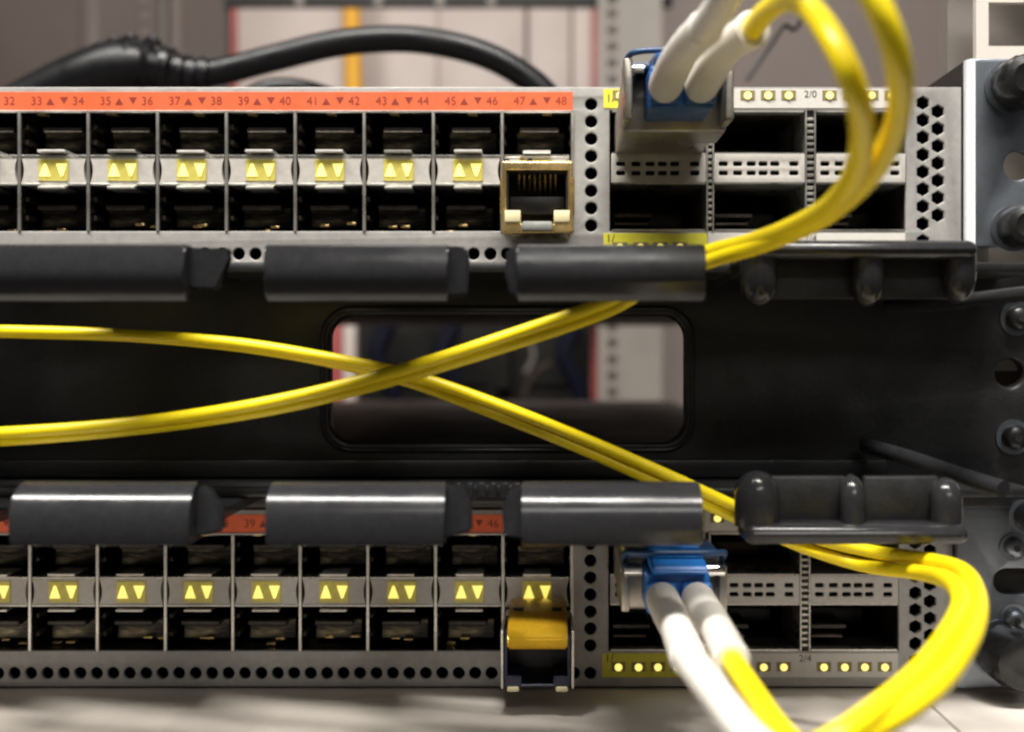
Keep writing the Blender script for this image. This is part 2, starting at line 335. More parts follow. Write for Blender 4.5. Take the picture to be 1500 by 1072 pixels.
# ------------------------------------------------------------------ network switch (built once, used twice)
SX = 800.0; SB = 392.0
def lx(px): return (px-SX)/S
def lz(py): return (SB-py)/S
X0, X1 = lx(-1672), lx(1408)
HT = lz(128)
def build_switch():
    sw = empty('network_switch', (0, 0, (VY-SB)/S), '', 'network switch')
    # faceplate with all its openings
    holes = []
    cageL, cageR, cT, cB = lx(-174), lx(840), lz(164), lz(339)
    holes.append(rect(cageL, cageR, cB, cT))
    holes.append(rect(lx(893), lx(1327), lz(339), lz(162)))
    hr = 9.2/S
    for i in range(8): holes.append(ngon(lx(866), lz(153+25.4*i), hr, 14))
    x = 866
    while x > -180:
        holes.append(ngon(lx(x), lz(372), hr, 12)); x -= 24.6
    for i in range(8): holes.append(ngon(lx(1352), lz(151+25.3*i), hr*1.12, 6, math.pi/6))
    for i in range(7): holes.append(ngon(lx(1374), lz(163.6+25.3*i), hr*1.12, 6, math.pi/6))
    for i in range(2): holes.append(ngon(lx(1352), lz(151+25.3*8+25.3*i*0), hr*1.12, 6, math.pi/6)) if i == 0 else None
    link('faceplate', platemesh('faceplate', rect(X0, X1, 0, HT), holes, 1.2, 0.0, 0.18), 'faceplate_paint', sw)
    # chassis: an open fronted box behind the plate
    bm = bmesh.new(); y0, y1 = 1.25, 600
    v = [bm.verts.new((xx, yy, zz)) for xx in (X0+.4, X1-.4) for yy in (y0, y1) for zz in (0.3, HT-0.3)]
    for q in ((0,1,3,2),(4,6,7,5),(2,3,7,6),(0,2,6,4),(1,5,7,3)): bm.faces.new([v[i] for i in q])
    link('chassis', finish(bm, 'chassis', 0), 'chassis_metal', sw)
    # orange label strip with the port numbers
    strip = link('label_strip', boxmesh('label_strip', lx(-1500), lx(839), -0.12, -0.02, lz(162), lz(135), 0.03, 1), 'orange_vinyl', sw)
    div = [736-101*k for k in range(10)]
    for k, d in enumerate(div):
        n = 47-2*k; c = d+50
        it = [(str(n), lx(c-25), lz(149), 2.5), ('tri', lx(c-5), lz(149), 0.85, True), ('tri', lx(c+15), lz(148), 0.85, False), (str(n+1), lx(c+36), lz(149), 2.5)]
        link('lettering', textmesh('lettering', it, -0.16), 'ink_dark_red', strip)
    # cages: dividers, floor, roof, back
    box('cage_roof', 'cage_mottled', sw, cageL, cageR, 0.3, 45, cT+0.05, cT+0.35)
    box('cage_floor', 'cage_mottled', sw, cageL, cageR, 0.3, 45, cB-0.35, cB-0.05)
    box('cage_back', 'cage_black', sw, cageL, cageR, 45, 46, cB, cT)
    rim = box('cage_rim', 'sheet_metal', sw, cageL+0.1, cageR-0.1, -0.35, 0.2, cT-0.25, cT+0.22, 0.08, 1)
    dm = boxmesh('port_divider', -0.25, 0.25, 0.45, 44, cB+0.02, cT-0.27, 0.05, 1)
    de = boxmesh('divider_edge', -0.33, 0.33, -0.35, 0.4, cB+0.02, cT-0.27, 0.1, 1)
    ds = bmesh.new()
    for zz_ in (lz(183), lz(205), lz(290), lz(318)):
        for sd in (-1, 1): addbox(ds, sd*0.3-0.2 if sd > 0 else -0.75, 0.75 if sd > 0 else -0.1, 2.5, 7.5, zz_-0.55, zz_+0.55, 0.2, 1)
    ds = finish(ds, 'side_spring')
    for d in div+[838.5]:
        o_ = link('port_divider', dm, 'cage_mottled', sw, (lx(d)+random.uniform(-.06, .06), 0, 0))  # interior shade put into the body colour; only the front edge stays bright
        link('divider_edge', de, 'sheet_metal', o_); link('side_spring', ds, 'cage_brown', o_)
    pw = 101/S; zc = lz(250); hb = 18.5/S
    # bezel between the two rows of a column, with concave cheeks
    bz = bmesh.new(); prof = []
    half = pw/2-0.42
    for s in (-1, 1):
        for k in range(7):
            t = -1+2*k/6
            prof.append((s*(half-0.55*(1-t*t)), (t if s > 0 else -t)*hb))
    prism_xz(bz, prof, -0.25, 30)
    bzm = finish(bz, 'port_bezel', 20)
    rimt = boxmesh('bezel_rim', -half, half, -0.4, 10, hb+0.06, hb+0.55, 0.1, 1)
    rimb = boxmesh('bezel_rim', -half, half, -0.4, 10, -hb-0.55, -hb-0.06, 0.1, 1)
    pipe = boxmesh('light_pipe', -3.15, 3.15, -0.50, -0.26, -hb*0.86, hb*0.86, 0.12, 1)
    def trim(up):
        b2 = bmesh.new(); h = 1.15; g = 1 if up else -1; w_ = 0.18
        prism_xz(b2, [(-h, -g*h*1.15), (h, -g*h*1.15), (h*w_, g*h*1.15), (-h*w_, g*h*1.15)], -0.62, -0.51); return finish(b2, 'indicator_light', 0)
    tu, td = trim(True), trim(False)
    def tabm(g):
        b2 = bmesh.new()
        addbox(b2, -2.9, 2.9, -1.6, 6, g*(hb+1.15)-0.28, g*(hb+1.15)+0.28, 0.12, 1); return finish(b2, 'latch_tab')
    tt, tb = tabm(1), tabm(-1); tc_ = tabm(1)
    spr = bmesh.new(); addbox(spr, -1.0, 1.0, 0.4, 3.0, -0.55, 0.05, 0.2, 2); spr = finish(spr, 'glint_spring')
    blk = boxmesh('contact_block', -5.2, 5.2, 6, 40, -2.3, 2.3, 0.3, 1)
    blk2 = boxmesh('contact_shelf', -4.2, 4.2, 3, 8, -0.5, 0.5, 0.2, 1)
    zu, zd = lz(197), lz(306)
    for k, d in enumerate(div):
        cx = lx(d)+pw/2
        b_ = link('port_bezel', bzm, 'bezel_plastic', sw, (cx, 0, zc))
        link('bezel_rim', rimt, 'sheet_metal', b_); link('bezel_rim', rimb, 'sheet_metal', b_)
        link('light_pipe', pipe, 'light_pipe', b_)
        link('indicator_light', tu, 'led', b_, (-1.75, 0, 0)); link('indicator_light', td, 'led', b_, (1.75, 0, 0))
        link('latch_tab', tt if k % 4 == 2 else tc_, 'sheet_metal' if k % 4 == 2 else 'tab_bright', b_, (random.uniform(-.15, .15), random.uniform(-.3, .3), random.uniform(-.1, .1))); link('latch_tab', tb, 'sheet_metal', b_, (0, 0, 0))
        link('glint_spring', spr, 'gold', sw, (cx+random.uniform(-3, 3), 0, cT))
        link('glint_spring', spr, 'gold', sw, (cx+random.uniform(-5, 5), 4, cB+random.uniform(0.6, 3.0)))  # extra gold bits strewn at random as glints
        link('glint_spring', spr, 'gold', sw, (cx+random.uniform(-5, 5), 5, cB+random.uniform(0.6, 2.0)))
        link('contact_block', blk, 'cage_mottled', sw, (cx+0.8, 0, zu-0.8))
        link('contact_shelf', blk2, 'cage_dark', sw, (cx+0.5, 0, zu+1.5))
        link('contact_block', blk, 'cage_mottled', sw, (cx, 0, zd-1.2))
        link('contact_shelf', blk2, 'cage_mottled', sw, (cx-0.6, 0, zd+0.6))
    # uplink cages
    uT, uB = lz(162), lz(339); uL, uR = lx(893), lx(1327)
    box('cage_roof', 'cage_dark', sw, uL, uR, 0.3, 50, uT+0.05, uT+0.35); box('cage_floor', 'cage_dark', sw, uL, uR, 0.3, 50, uB-0.35, uB-0.05)
    box('cage_back', 'cage_black', sw, uL, uR, 50, 51, uB, uT)
    box('cage_wall', 'cage_dark', sw, uL-0.4, uL-0.05, 1.3, 50, uB, uT); box('cage_wall', 'cage_dark', sw, uR+0.05, uR+0.4, 1.3, 50, uB, uT)
    for a, b in ((895.5, 1034), (1046, 1178.5), (1195, 1326)):
        hs = []; wd = b-a
        for fx in (0.08, 0.24, 0.39, 0.52, 0.65, 0.86):
            for yy in (240.5, 254):
                cx, cz = lx(a+wd*fx+wd*0.02), lz(yy); hs.append(rrect(cx-0.95, cx+0.95, cz-0.5, cz+0.5, 0.3, 2))
        ub = link('uplink_bezel', platemesh('uplink_bezel', rect(lx(a), lx(b), lz(268), lz(226)), hs, 1.0, -0.3, 0.12), 'bezel_plastic', sw)
        box('bezel_backing', 'cage_black', ub, lx(a)+.2, lx(b)-.2, 3, 30, lz(267), lz(227))
        box('uplink_rim', 'sheet_metal', ub, lx(a)+.1, lx(b)-.1, -0.15, 20, lz(270), lz(268.4)); box('uplink_rim', 'sheet_metal', ub, lx(a)+.1, lx(b)-.1, -0.15, 20, lz(225.6), lz(224))
        box('heat_fin', 'cage_dark', sw, lx(a)+1, lx(a)+9, 6, 30, lz(314), lz(309)); box('heat_fin', 'cage_brown', sw, lx(a)+1, lx(a)+8, 5, 30, lz(326), lz(323))
        box('contact_block', 'cage_dark', sw, lx(a)+3, lx(b)-3, 20, 45, lz(214), lz(196), 0.4)
        box('contact_block', 'cage_black', sw, lx(a)+3, lx(b)-3, 18, 45, lz(322), lz(300), 0.4)
        box('cage_lip', 'sheet_metal', sw, lx(a)+.2, lx(b)-.2, -0.1, 3, uB+0.06, uB+0.4); box('cage_lip', 'sheet_metal', sw, lx(a)+.2, lx(b)-.2, -0.1, 3, uT-0.4, uT-0.06)
    dl = []
    for a, b in ((1034.6, 1045.4), (1179.2, 1194.2)):
        x0, x1 = lx(a), lx(b); o = box('uplink_divider', 'cage_dark', sw, x0+0.3, x1-0.3, 0.6, 48, uB+.02, uT-.02)
        box('divider_edge', 'sheet_metal', o, x0, x0+0.27, -0.45, 30, uB+.05, uT-.05); box('divider_edge', 'sheet_metal', o, x1-0.27, x1, -0.45, 30, uB+.05, uT-.05)
        bm = bmesh.new(); z = uB+1
        while z < uT-1:
            addbox(bm, x0+0.32, x1-0.32, -0.2+random.uniform(-.1, .2), 0.58, z, z+0.62, 0.12, 1); z += 1.3
        link('spring_fingers', finish(bm, 'spring_fingers'), 'sheet_metal', o)['kind'] = 'stuff'
    # label plates with link lights above and below the uplinks
    def ledrow(parent, xs, zc):
        for x in xs:
            s_ = link('light_surround', link_cache('light_surround', lambda: boxmesh('light_surround', -1.5, 1.5, -0.22, -0.13, -1.0, 1.0, 0.03, 1)), 'led_surround', parent, (lx(x), 0, zc))
            link('indicator_light', link_cache('led_small', lambda: ledmesh()), 'led_dot', s_, (0, 0, -0.1))
    for (za, zb, zl, txt, ty) in ((159, 131, 140, '2/0', 139), (378, 342, 362, '2/4', 350)):
        y = box('label_plate', 'label_yellow', sw, lx(884), lx(1036), -0.12, -0.02, lz(za), lz(zb), 0.03, 1)
        wh = box('label_plate', 'label_white', sw, lx(1037), lx(1326), -0.12, -0.02, lz(za), lz(zb), 0.03, 1)
        link('lettering', textmesh('lettering', [('1/', lx(894), lz(ty+6 if za < 200 else ty), 2.4)], -0.16), 'ink_black', y)
        link('lettering', textmesh('lettering', [(txt, lx(1187), lz(ty), 2.1)], -0.16), 'ink_black', wh)
        ledrow(y, (908, 938, 967, 996), lz(zl)); ledrow(wh, (1056, 1095, 1125, 1155, 1215, 1246, 1276, 1306), lz(zl))
    return sw
CACHE = {}
def link_cache(k, f):
    if k not in CACHE: CACHE[k] = f()
    return CACHE[k]
def ledmesh():
    bm = bmesh.new(); prism_xz(bm, ngon(0, 0, 0.82, 8, math.pi/8), -0.42, -0.23); return finish(bm, 'indicator_light', 0)
sw1 = build_switch()
sw1['label'] = 'upper rack switch, brightly lit, with bright orange label strip along its top'
sw1['group'] = 'two network switches in the rack'
sw2 = copy_tree(sw1)
f = 260/265.3
sw2.location = Vector((0, 5.3, -(1005-VY)/S/f))*K
sw2['label'] = 'lower rack switch, shaded by the cable manager, with glowing yellow port lights'

# ------------------------------------------------------------------ the pale chassis below the lower switch
zt = sw2.location.z/K-0.6
base = empty('pale_chassis', (-130, 0, zt-60), 'pale cream chassis on which the lower switch rests, at the bottom edge', 'chassis')
box('top_cover', 'rack_cream', base, -300, W(1352, 1000, 0).x+130, -90, 400, 1, 60, 1.2, 3)
box('side_flange', 'rack_cream', base, W(1352, 1000, 0).x+130.5, W(1700, 1000).x+130, -80, 12, 1, 59.6, 1.0, 2)

# ------------------------------------------------------------------ mounting brackets at the right
def screw(parent, x, y, z, r, m='chrome', head=2.2, name='screw'):
    bm = bmesh.new()
    addtube(bm, [Vector((x, y-t*head, z)) for t in (0, 0.55, 0.85, 1.0)], [r, r, r*0.86, r*0.55], 22)
    o = link(name, finish(bm, name, 40), m, parent)
    b2 = bmesh.new(); addcyl(b2, (x, y-head+0.15, z), (0, -1, 0), r*0.36, 0.3, 6)
    link('socket', finish(b2, 'socket', 0), 'cage_black', o)
    b3 = bmesh.new(); addcyl(b3, (x, y+0.05, z), (0, -1, 0), r*1.4, 0.45, 26); link('washer', finish(b3, 'washer', 30), 'zinc_plate', o)
    return o
def thumb(parent, x, y, z, r, ln=14):
    bm = bmesh.new()
    prof = [(0, r*0.62), (2, r*0.62), (2.2, r), (ln*0.8, r), (ln, r*0.9), (ln+0.6, r*0.6), (ln+0.3, r*0.35)]
    n = 36; rings = []
    for d, rr in prof:
        rings.append([bm.verts.new((x+(rr*(1+(0.035 if k % 2 and 2 < d < ln*0.9 else 0)))*math.cos(2*math.pi*k/n), y-d, z+(rr*(1+(0.035 if k % 2 and 2 < d < ln*0.9 else 0)))*math.sin(2*math.pi*k/n))) for k in range(n)])
    for a, b in zip(rings, rings[1:]):
        for k in range(n): bm.faces.new((a[k], a[(k+1) % n], b[(k+1) % n], b[k]))
    bm.faces.new(rings[0][::-1]); bm.faces.new(rings[-1])
    o = link('thumb_screw', finish(bm, 'thumb_screw', 35), 'screw_black', parent)
    b2 = bmesh.new(); addcyl(b2, (x, y+0.05, z), (0, -1, 0), r*1.12, 0.7, 30); link('washer', finish(b2, 'washer', 30), 'zinc_plate', o)
    return o
bo = W(1470, 360, 2)
br1 = empty('mounting_bracket', tuple(bo), 'bare zinc bracket with bright left edge beside the upper switch', 'bracket', 'zinc rack brackets')
def bp(px, py, o): v = W(px, py, 2)-o; return (v.x, v.z)
hx, hz = bp(1491, 243, bo)
x0, z1 = bp(1428, 86, bo); x1, z0 = bp(1560, 362, bo)
link('plate', platemesh('plate', rrect(x0, x1, z0, z1, 0.8, 3), [ngon(hx, hz, 3.0, 24)], 2.0, 0.0, 0.3), 'zinc_plate', br1)
fl, _ = bp(1417.5, 0, bo)
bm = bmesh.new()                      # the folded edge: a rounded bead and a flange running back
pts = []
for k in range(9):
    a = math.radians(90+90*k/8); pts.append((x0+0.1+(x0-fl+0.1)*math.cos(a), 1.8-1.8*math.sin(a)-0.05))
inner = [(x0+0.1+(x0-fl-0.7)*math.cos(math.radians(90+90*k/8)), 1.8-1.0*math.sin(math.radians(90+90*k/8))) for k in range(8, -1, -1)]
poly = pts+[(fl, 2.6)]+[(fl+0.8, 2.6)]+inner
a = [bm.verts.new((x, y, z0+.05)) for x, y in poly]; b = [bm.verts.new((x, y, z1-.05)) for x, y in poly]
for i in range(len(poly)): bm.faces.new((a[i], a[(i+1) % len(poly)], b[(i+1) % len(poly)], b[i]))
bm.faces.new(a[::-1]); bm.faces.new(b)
link('folded_edge', finish(bm, 'folded_edge', 40), 'edge_glare', br1)
box('flange', 'rack_dark', br1, fl+0.05, fl+0.85, 2.65, 30, z0+.05, z1-.05)
tx, tz = bp(1481, 128, bo); thumb(br1, tx, 0, tz, 5.0, 9)
tx, tz = bp(1484, 335, bo); thumb(br1, tx, 0, tz, 4.2, 8)
bo2 = W(1460, 1005, -2.4)
br2 = empty('mounting_bracket', tuple(bo2), 'grey zinc bracket with oval slot and screws beside the lower switch', 'bracket', 'zinc rack brackets')
def bq(px, py): v = W(px, py, -2.4)-bo2; return (v.x, v.z)
x0, z1 = bq(1402, 742); x1, z0 = bq(1560, 1008)
sl = bq(1482, 851); h2 = bq(1440, 985)
link('plate', platemesh('plate', rrect(x0, x1, z0, z1, 0.8, 3), [rrect(sl[0]-3.8, sl[0]+5, sl[1]-2.7, sl[1]+2.7, 2.6, 6)], 2.0, 0.0, 0.3), 'zinc_plate', br2)
box('slot_dark_sheet', 'gear_black', br2, sl[0]-5, sl[0]+7, 2.1, 2.4, sl[1]-4, sl[1]+4)  # black sheet added so the slot reads dark
for px, py, r in ((1484, 801, 2.1), (1485, 906, 2.3)):
    tx, tz = bq(px, py); screw(br2, tx, 0, tz, r, 'zinc_plate')
tx, tz = bq(1470, 952); thumb(br2, tx, 0, tz, 6.0, 12)
# dark ear of the upper switch between faceplate and bracket
ear = box('switch_ear', 'rack_dark', sw1, X1+0.05, X1+1.2, 1.0, 30, 0.5, HT-0.5)
box('switch_ear', 'rack_dark', sw2, X1+0.05, X1+1.2, 1.0, 30, 0.5, HT-0.5)

# ------------------------------------------------------------------ cable manager
MZ = W(0, 747, 0).z
cm = empty('cable_manager', (0, 0, MZ), 'black plastic horizontal cable manager between the two switches', 'cable manager')
def mp(px, py, z): v = W(px, py, z); return Vector((v.x, v.y, v.z-MZ))
pT, pB = mp(0, 396, 0).z, mp(0, 743, 0).z
oL, oR = mp(484, 0, 2).x, mp(1003, 0, 2).x; oT, oB = mp(0, 463, 2).z, mp(0, 648, 2).z
pR = mp(1560, 0, 2).x
eh = mp(1479, 546, 2)
link('back_panel', platemesh('back_panel', rect(-345, pR, pB, pT), [rrect(oL, oR, oB, oT, 4.6, 10), ngon(eh.x, eh.z, 2.9, 24)], 4.0, -2.0, 0.9), 'panel_plastic', cm)
loop = rrect(oL-1.6, oR+1.6, oB-1.6, oT+1.6, 6.0, 10)
bm = bmesh.new(); P = [Vector((x, -1.75, z)) for x, z in loop]; n = len(P); seg = 8; rings = []
for i in range(n):
    t = (P[(i+1) % n]-P[i-1]).normalized(); nn = Vector((0, -1, 0)); bb = t.cross(nn)
    rings.append([bm.verts.new(P[i]+nn*math.cos(2*math.pi*k/seg)*0.7+bb*math.sin(2*math.pi*k/seg)*0.7) for k in range(seg)])
for i in range(n):
    for k in range(seg): bm.faces.new((rings[i][k], rings[i][(k+1) % seg], rings[(i+1) % n][(k+1) % seg], rings[(i+1) % n][k]))
link('opening_rim', finish(bm, 'opening_rim', 50), 'manager_plastic', cm)
# trays: thin ledges along the top and bottom edge of the panel
box('ledge', 'panel_plastic', cm, -345, pR-14, -26, -2.1, pT-2.2, pT-0.2, 0.5)
box('ledge', 'panel_plastic', cm, -345, pR-14, -21, -2.1, pB+4.6, pB+6.4, 0.5)
box('panel_step', 'panel_plastic', cm, -345, mp(1300, 0, 3).x, -4.2, -2.1, pB+6.6, mp(0, 672, 3).z, 0.6)
LZ = 70.0
def finger(pxa, pxb, up):
    xa, xb = mp(pxa, 0, LZ).x, mp(pxb, 0, LZ).x
    root = link('finger', finger_lip(up, xa, xb), 'manager_plastic', cm)
    xc = (xa+xb)/2; hw = min(10.5, (xb-xa)*0.4)
    zz = pT-2.6 if up else pB+2.4
    zl = mp(0, 364, LZ).z if up else mp(0, 795, LZ).z
    bm = bmesh.new(); pr = [(-2.2, zz), (-2.2, zz+2.2), (-60, zl+1.0), (-64, zl+1.0), (-64, zl-1.4), (-60, zl-1.2)]
    extrude_yz(bm, pr, xc-hw, xc+hw); bmesh.ops.bevel(bm, geom=list(bm.edges), offset=0.35, segments=2, affect='EDGES', clamp_overlap=True)
    link('arm', finish(bm, 'arm'), 'manager_plastic', root)
    return root, xa, xb
def finger_lip(up, xa, xb):
    bm = bmesh.new(); n = 10
    if up:    # hangs down from the arm, flat face that rolls under at the bottom
        z1, z0 = mp(0, 356, LZ).z, mp(0, 440, LZ).z; h = z1-z0
        out = [(-64, z1-0.2), (-66.5, z1), (-LZ+1.7, z1-0.1)]
        for k in range(n+1):
            t = k/n; out.append((-LZ+0.05+2.4*max(0, t-0.45)**2/0.3+1.1*(1-min(1, t*1.7))**1.8, z1-0.4-(h-0.4)*t))
        out += [(-64.5, z0+0.2), (-64, z0+1.2), (-66, z0+3.5), (-66.6, z1-2.6), (-64, z1-2.6)]
    else:     # stands up from the arm, rounded over at the top
        z1, z0 = mp(0, 711, LZ).z, mp(0, 801, LZ).z; R = 6.0
        out = [(-63, z0+2.0), (-63, z0+0.2), (-LZ+1.2, z0), (-LZ+0.25, z0+0.3), (-LZ, z0+1.0)]
        for k in range(n+1):
            a = math.radians(90*k/n); out.append((-LZ+R-R*math.cos(a), z1-R+R*math.sin(a)))
        out += [(-LZ+R+1.4, z1-0.2), (-LZ+R+1.8, z1-1.2), (-LZ+R, z1-2.2), (-LZ+3.4, z1-R), (-LZ+2.6, z0+2.6)]
    extrude_yz(bm, out, xa, xb)
    ends = [e for e in bm.edges if abs(e.verts[0].co.x-e.verts[1].co.x) < 1e-6]
    bmesh.ops.bevel(bm, geom=ends, offset=0.25, segments=2, affect='EDGES', clamp_overlap=True)
    return finish(bm, 'finger', 32)
def wing(root, poly, z, th=2.4, bev=0.4):
    pts = [mp(x, y, z) for x, y in poly]
    bm = bmesh.new(); prism_xz(bm, [(p.x, p.z) for p in pts], -z, -z+th)
    bmesh.ops.bevel(bm, geom=list(bm.edges), offset=bev, segments=2, affect='EDGES', clamp_overlap=True)
    return link('wing', finish(bm, 'wing', 32), 'manager_plastic', root)
for (a, b, wr, wl) in ((-80, 268, ((264, 362), (338, 364), (331, 378), (318, 424), (278, 424)), None),
                   (385, 655, ((651, 360), (683, 362), (688, 380), (684, 432), (655, 436)), None),
                   (757, 1035, None, ((742, 364), (762, 362), (762, 436), (748, 432), (739, 400)))):
    r, xa, xb = finger(a, b, True)
    if wr: wing(r, wr, 66)
    if wl: wing(r, wl, 66)
finger(-440, -150, True)
for (a, b, wr, wl) in ((12, 276, ((272, 716), (302, 712), (322, 738), (326, 778), (272, 790)), None),
                   (388, 650, ((646, 714), (678, 712), (690, 736), (692, 778), (646, 790)), None),
                   (764, 1030, None, ((735, 742), (748, 716), (768, 714), (768, 790), (738, 786)))):
    r, xa, xb = finger(a, b, False)
    if wr: wing(r, wr, 65)
    if wl: wing(r, wl, 65)
finger(-360, -100, False)
# toothed bar seen in the gap of the lower row
tb_ = box('toothed_bar', 'panel_plastic', cm, mp(655, 0, 40).x, mp(800, 0, 40).x, -44, -40, mp(0, 735, 42).z, mp(0, 708, 42).z, 0.4)
for k in range(7):
    x = mp(672+17*k, 0, 42).x
    box('tooth', 'manager_plastic', tb_, x-0.75, x+0.75, -45.2, -43.9, mp(0, 725, 42).z, mp(0, 704, 42).z, 0.3)
# end guides on the right: a bar with rounded posts, above and below
def guide(up):
    z = 52
    if up:
        bar = box('guide_bar', 'manager_plastic', cm, mp(1098, 0, z).x, mp(1436, 0, z).x, -z, -z+9, mp(0, 378, z).z, mp(0, 351, z).z, 1.6, 3)
        posts = ((1090, 1146, 446), (1256, 1304, 446), (1394, 1440, 440)); ztop = 356
    else:
        bar = box('guide_bar', 'manager_plastic', cm, mp(1090, 0, z).x, mp(1424, 0, z).x, -z, -z+9, mp(0, 799, z).z, mp(0, 768, z).z, 1.8, 3)
        posts = ((1082, 1150, 698), (1238, 1275, 700), (1374, 1420, 706)); ztop = 775
    for a, b, y in posts:
        xa, xb = mp(a, 0, z).x, mp(b, 0, z).x; r = (xb-xa)/2; xc = (xa+xb)/2
        za, zb = mp(0, ztop, z).z, mp(0, y, z).z; sg = 1 if zb > za else -1
        bm = bmesh.new(); n = 10; pts = []; rr = []
        for k in range(n+1):
            t = k/n; pts.append(Vector((xc, -z+1.5+r*0.8+6*max(0, t-0.5)**1.5, za+(zb-za)*t))); rr.append(r*math.sqrt(max(0.05, 1-max(0, (t-0.62)/0.38)**2.2)))
        addtube(bm, pts, rr, 18)
        link('guide_post', finish(bm, 'guide_post', 50), 'manager_plastic', bar)
        zz = pT-1.2 if up else pB+1.2
        bm = bmesh.new(); ze = za+(zb-za)*0.15
        addtube(bm, catmull([Vector((xc, -z+r, ze)), Vector((xc, -30, (ze+zz)/2)), Vector((xc, -2, zz))], 6), r*0.55, 10)
        link('guide_arm', finish(bm, 'guide_arm', 50), 'panel_plastic', bar)
    for (a, _, y), (b, _, _) in zip(posts, posts[1:]):
        box('guide_web', 'panel_plastic', bar, mp(a+30, 0, z-4).x, mp(b+6, 0, z-4).x, -z+5.5, -z+7.5, *sorted((mp(0, ztop, z).z, mp(0, (702 if not up else 436), z).z)), 0.5)
    return bar
guide(True); guide(False)
bm = bmesh.new(); addtube(bm, catmull([mp(1268, 652, 6), mp(1330, 670, 20), mp(1400, 694, 34), mp(1470, 716, 44)], 6), 1.6, 10)
link('side_arm', finish(bm, 'side_arm', 50), 'manager_plastic', cm)
bm = bmesh.new(); addtube(bm, catmull([mp(1300, 449, 8), mp(1370, 445, 18), mp(1440, 437, 30), mp(1520, 428, 40)], 6), 1.4, 10)
link('side_arm', finish(bm, 'side_arm', 50), 'manager_plastic', cm)
v = mp(1484, 640, 2); screw(cm, v.x, -2, v.z, 2.6, 'screw_black', 3.0)
v = mp(1490, 466, 2); screw(cm, v.x, -2, v.z, 2.6, 'screw_black', 3.0)
v = mp(1500, 755, 2); thumb(cm, v.x, -2, v.z, 3.0, 8)

# ------------------------------------------------------------------ uplink transceivers with blue duplex connectors
def transceiver(name, org, lower, label, s=1.0):
    """org: world mm of the port centre on the switch front"""
    t = empty(name, tuple(org), label, 'transceiver', 'fibre transceivers in the uplink ports')
    box('body', 'cast_zinc', t, -9.15, 9.15, -18, 48, -4.1, 4.1, 0.4)
    box('front_block', 'cast_zinc', t, -9.6, 9.6, -31, -18.05, -5.2, 4.9, 0.7, 3)
    g = 1
    box('seam', 'cage_dark', t, -9.3, 9.3, -17.9, -14, -4.25, -3.5, 0.1, 1)
    for sx in (-1, 1):
        box('side_rail', 'cast_zinc', t, sx*9.0-0.75, sx*9.0+0.75, -37 if lower else -40, -31.05, -4.4, 4.2 if lower else 6.4, 0.4)
        bm = bmesh.new(); addcyl(bm, (sx*(8.2 if lower else 7.6), -35, 5.2 if not lower else 3.3), (sx, 0, 0), 0.95, 1.6 if sx > 0 else 1.6, 14)
        addcyl(bm, (sx*6.0, -36.5, 5.2 if not lower else 3.3), (sx, 0, 0), 1.25 if lower else 0.8, 3.2, 14)
        link('pivot', finish(bm, 'pivot', 40), 'chrome', t)
    bm = bmesh.new()
    zz = 6.6
    addtube(bm, catmull([Vector((-9.1, -33, zz-2.2)), Vector((-9.1, -38, zz)), Vector((-7.2, -41.2, zz+0.6)), Vector((0, -42, zz+0.7)), Vector((7.2, -41.2, zz+0.6)), Vector((9.1, -38, zz)), Vector((9.1, -33, zz-2.2))], 6), 0.55, 10)
    link('bail', finish(bm, 'bail', 50), 'lc_blue_dark', t)
    box('top_clip', 'lc_blue_dark', t, -8.6, 8.6, -36, -20, 5.2, 6.5, 0.5)
    box('heat_step', 'cast_zinc', t, -8.0, 8.0, -14, -2, 4.15, 4.9, 0.2)
    return t
def patch_cord(name, org, label, blue, group='fibre patch cords'):
    c = empty(name, tuple(org), label, 'fibre cable', group)
    con = box('connector', blue, c, -5.6, 5.6, -44, -31.2, -3.3, 4.2, 0.6, 3)
    bm = bmesh.new(); prism_xz(bm, [(-5.4, 0), (5.4, 0), (4.4, 0), (-4.4, 0)], 0, 1); bm.free()
    bm = bmesh.new(); extrude_yz(bm, [(-34, 4.2), (-46.5, 4.2), (-47.5, 5.0), (-47, 5.6), (-33, 7.4), (-32, 6.6)], -4.9, 4.9)
    bmesh.ops.bevel(bm, geom=list(bm.edges), offset=0.3, segments=2, affect='EDGES', clamp_overlap=True)
    link('trigger', finish(bm, 'trigger', 30), blue, con)
    for sx in (-3.12, 3.12): box('collar', blue, con, sx-2.7, sx+2.7, -46.0, -44.05, -2.7, 2.7, 0.6, 3)
    return c
f2 = 260/265.3
o1 = W(965, 196, 0)
o2 = Vector(((965-800)/S, 5.3, sw2.location.z/K+lz(196)))
t1 = transceiver('fibre_transceiver', o1, False, 'metal transceiver plugged into the upper switch, seen from below')
t2 = transceiver('fibre_transceiver', o2, True, 'metal transceiver plugged into the lower switch, under the blue connector')
c1 = patch_cord('fibre_patch_cord', o1, 'yellow twin fibre cord looping down from the upper switch, white boots', 'lc_blue_shaded')
c2 = patch_cord('fibre_patch_cord', o2, 'yellow twin fibre cord with white boots plugged into the lower switch', 'lc_blue')
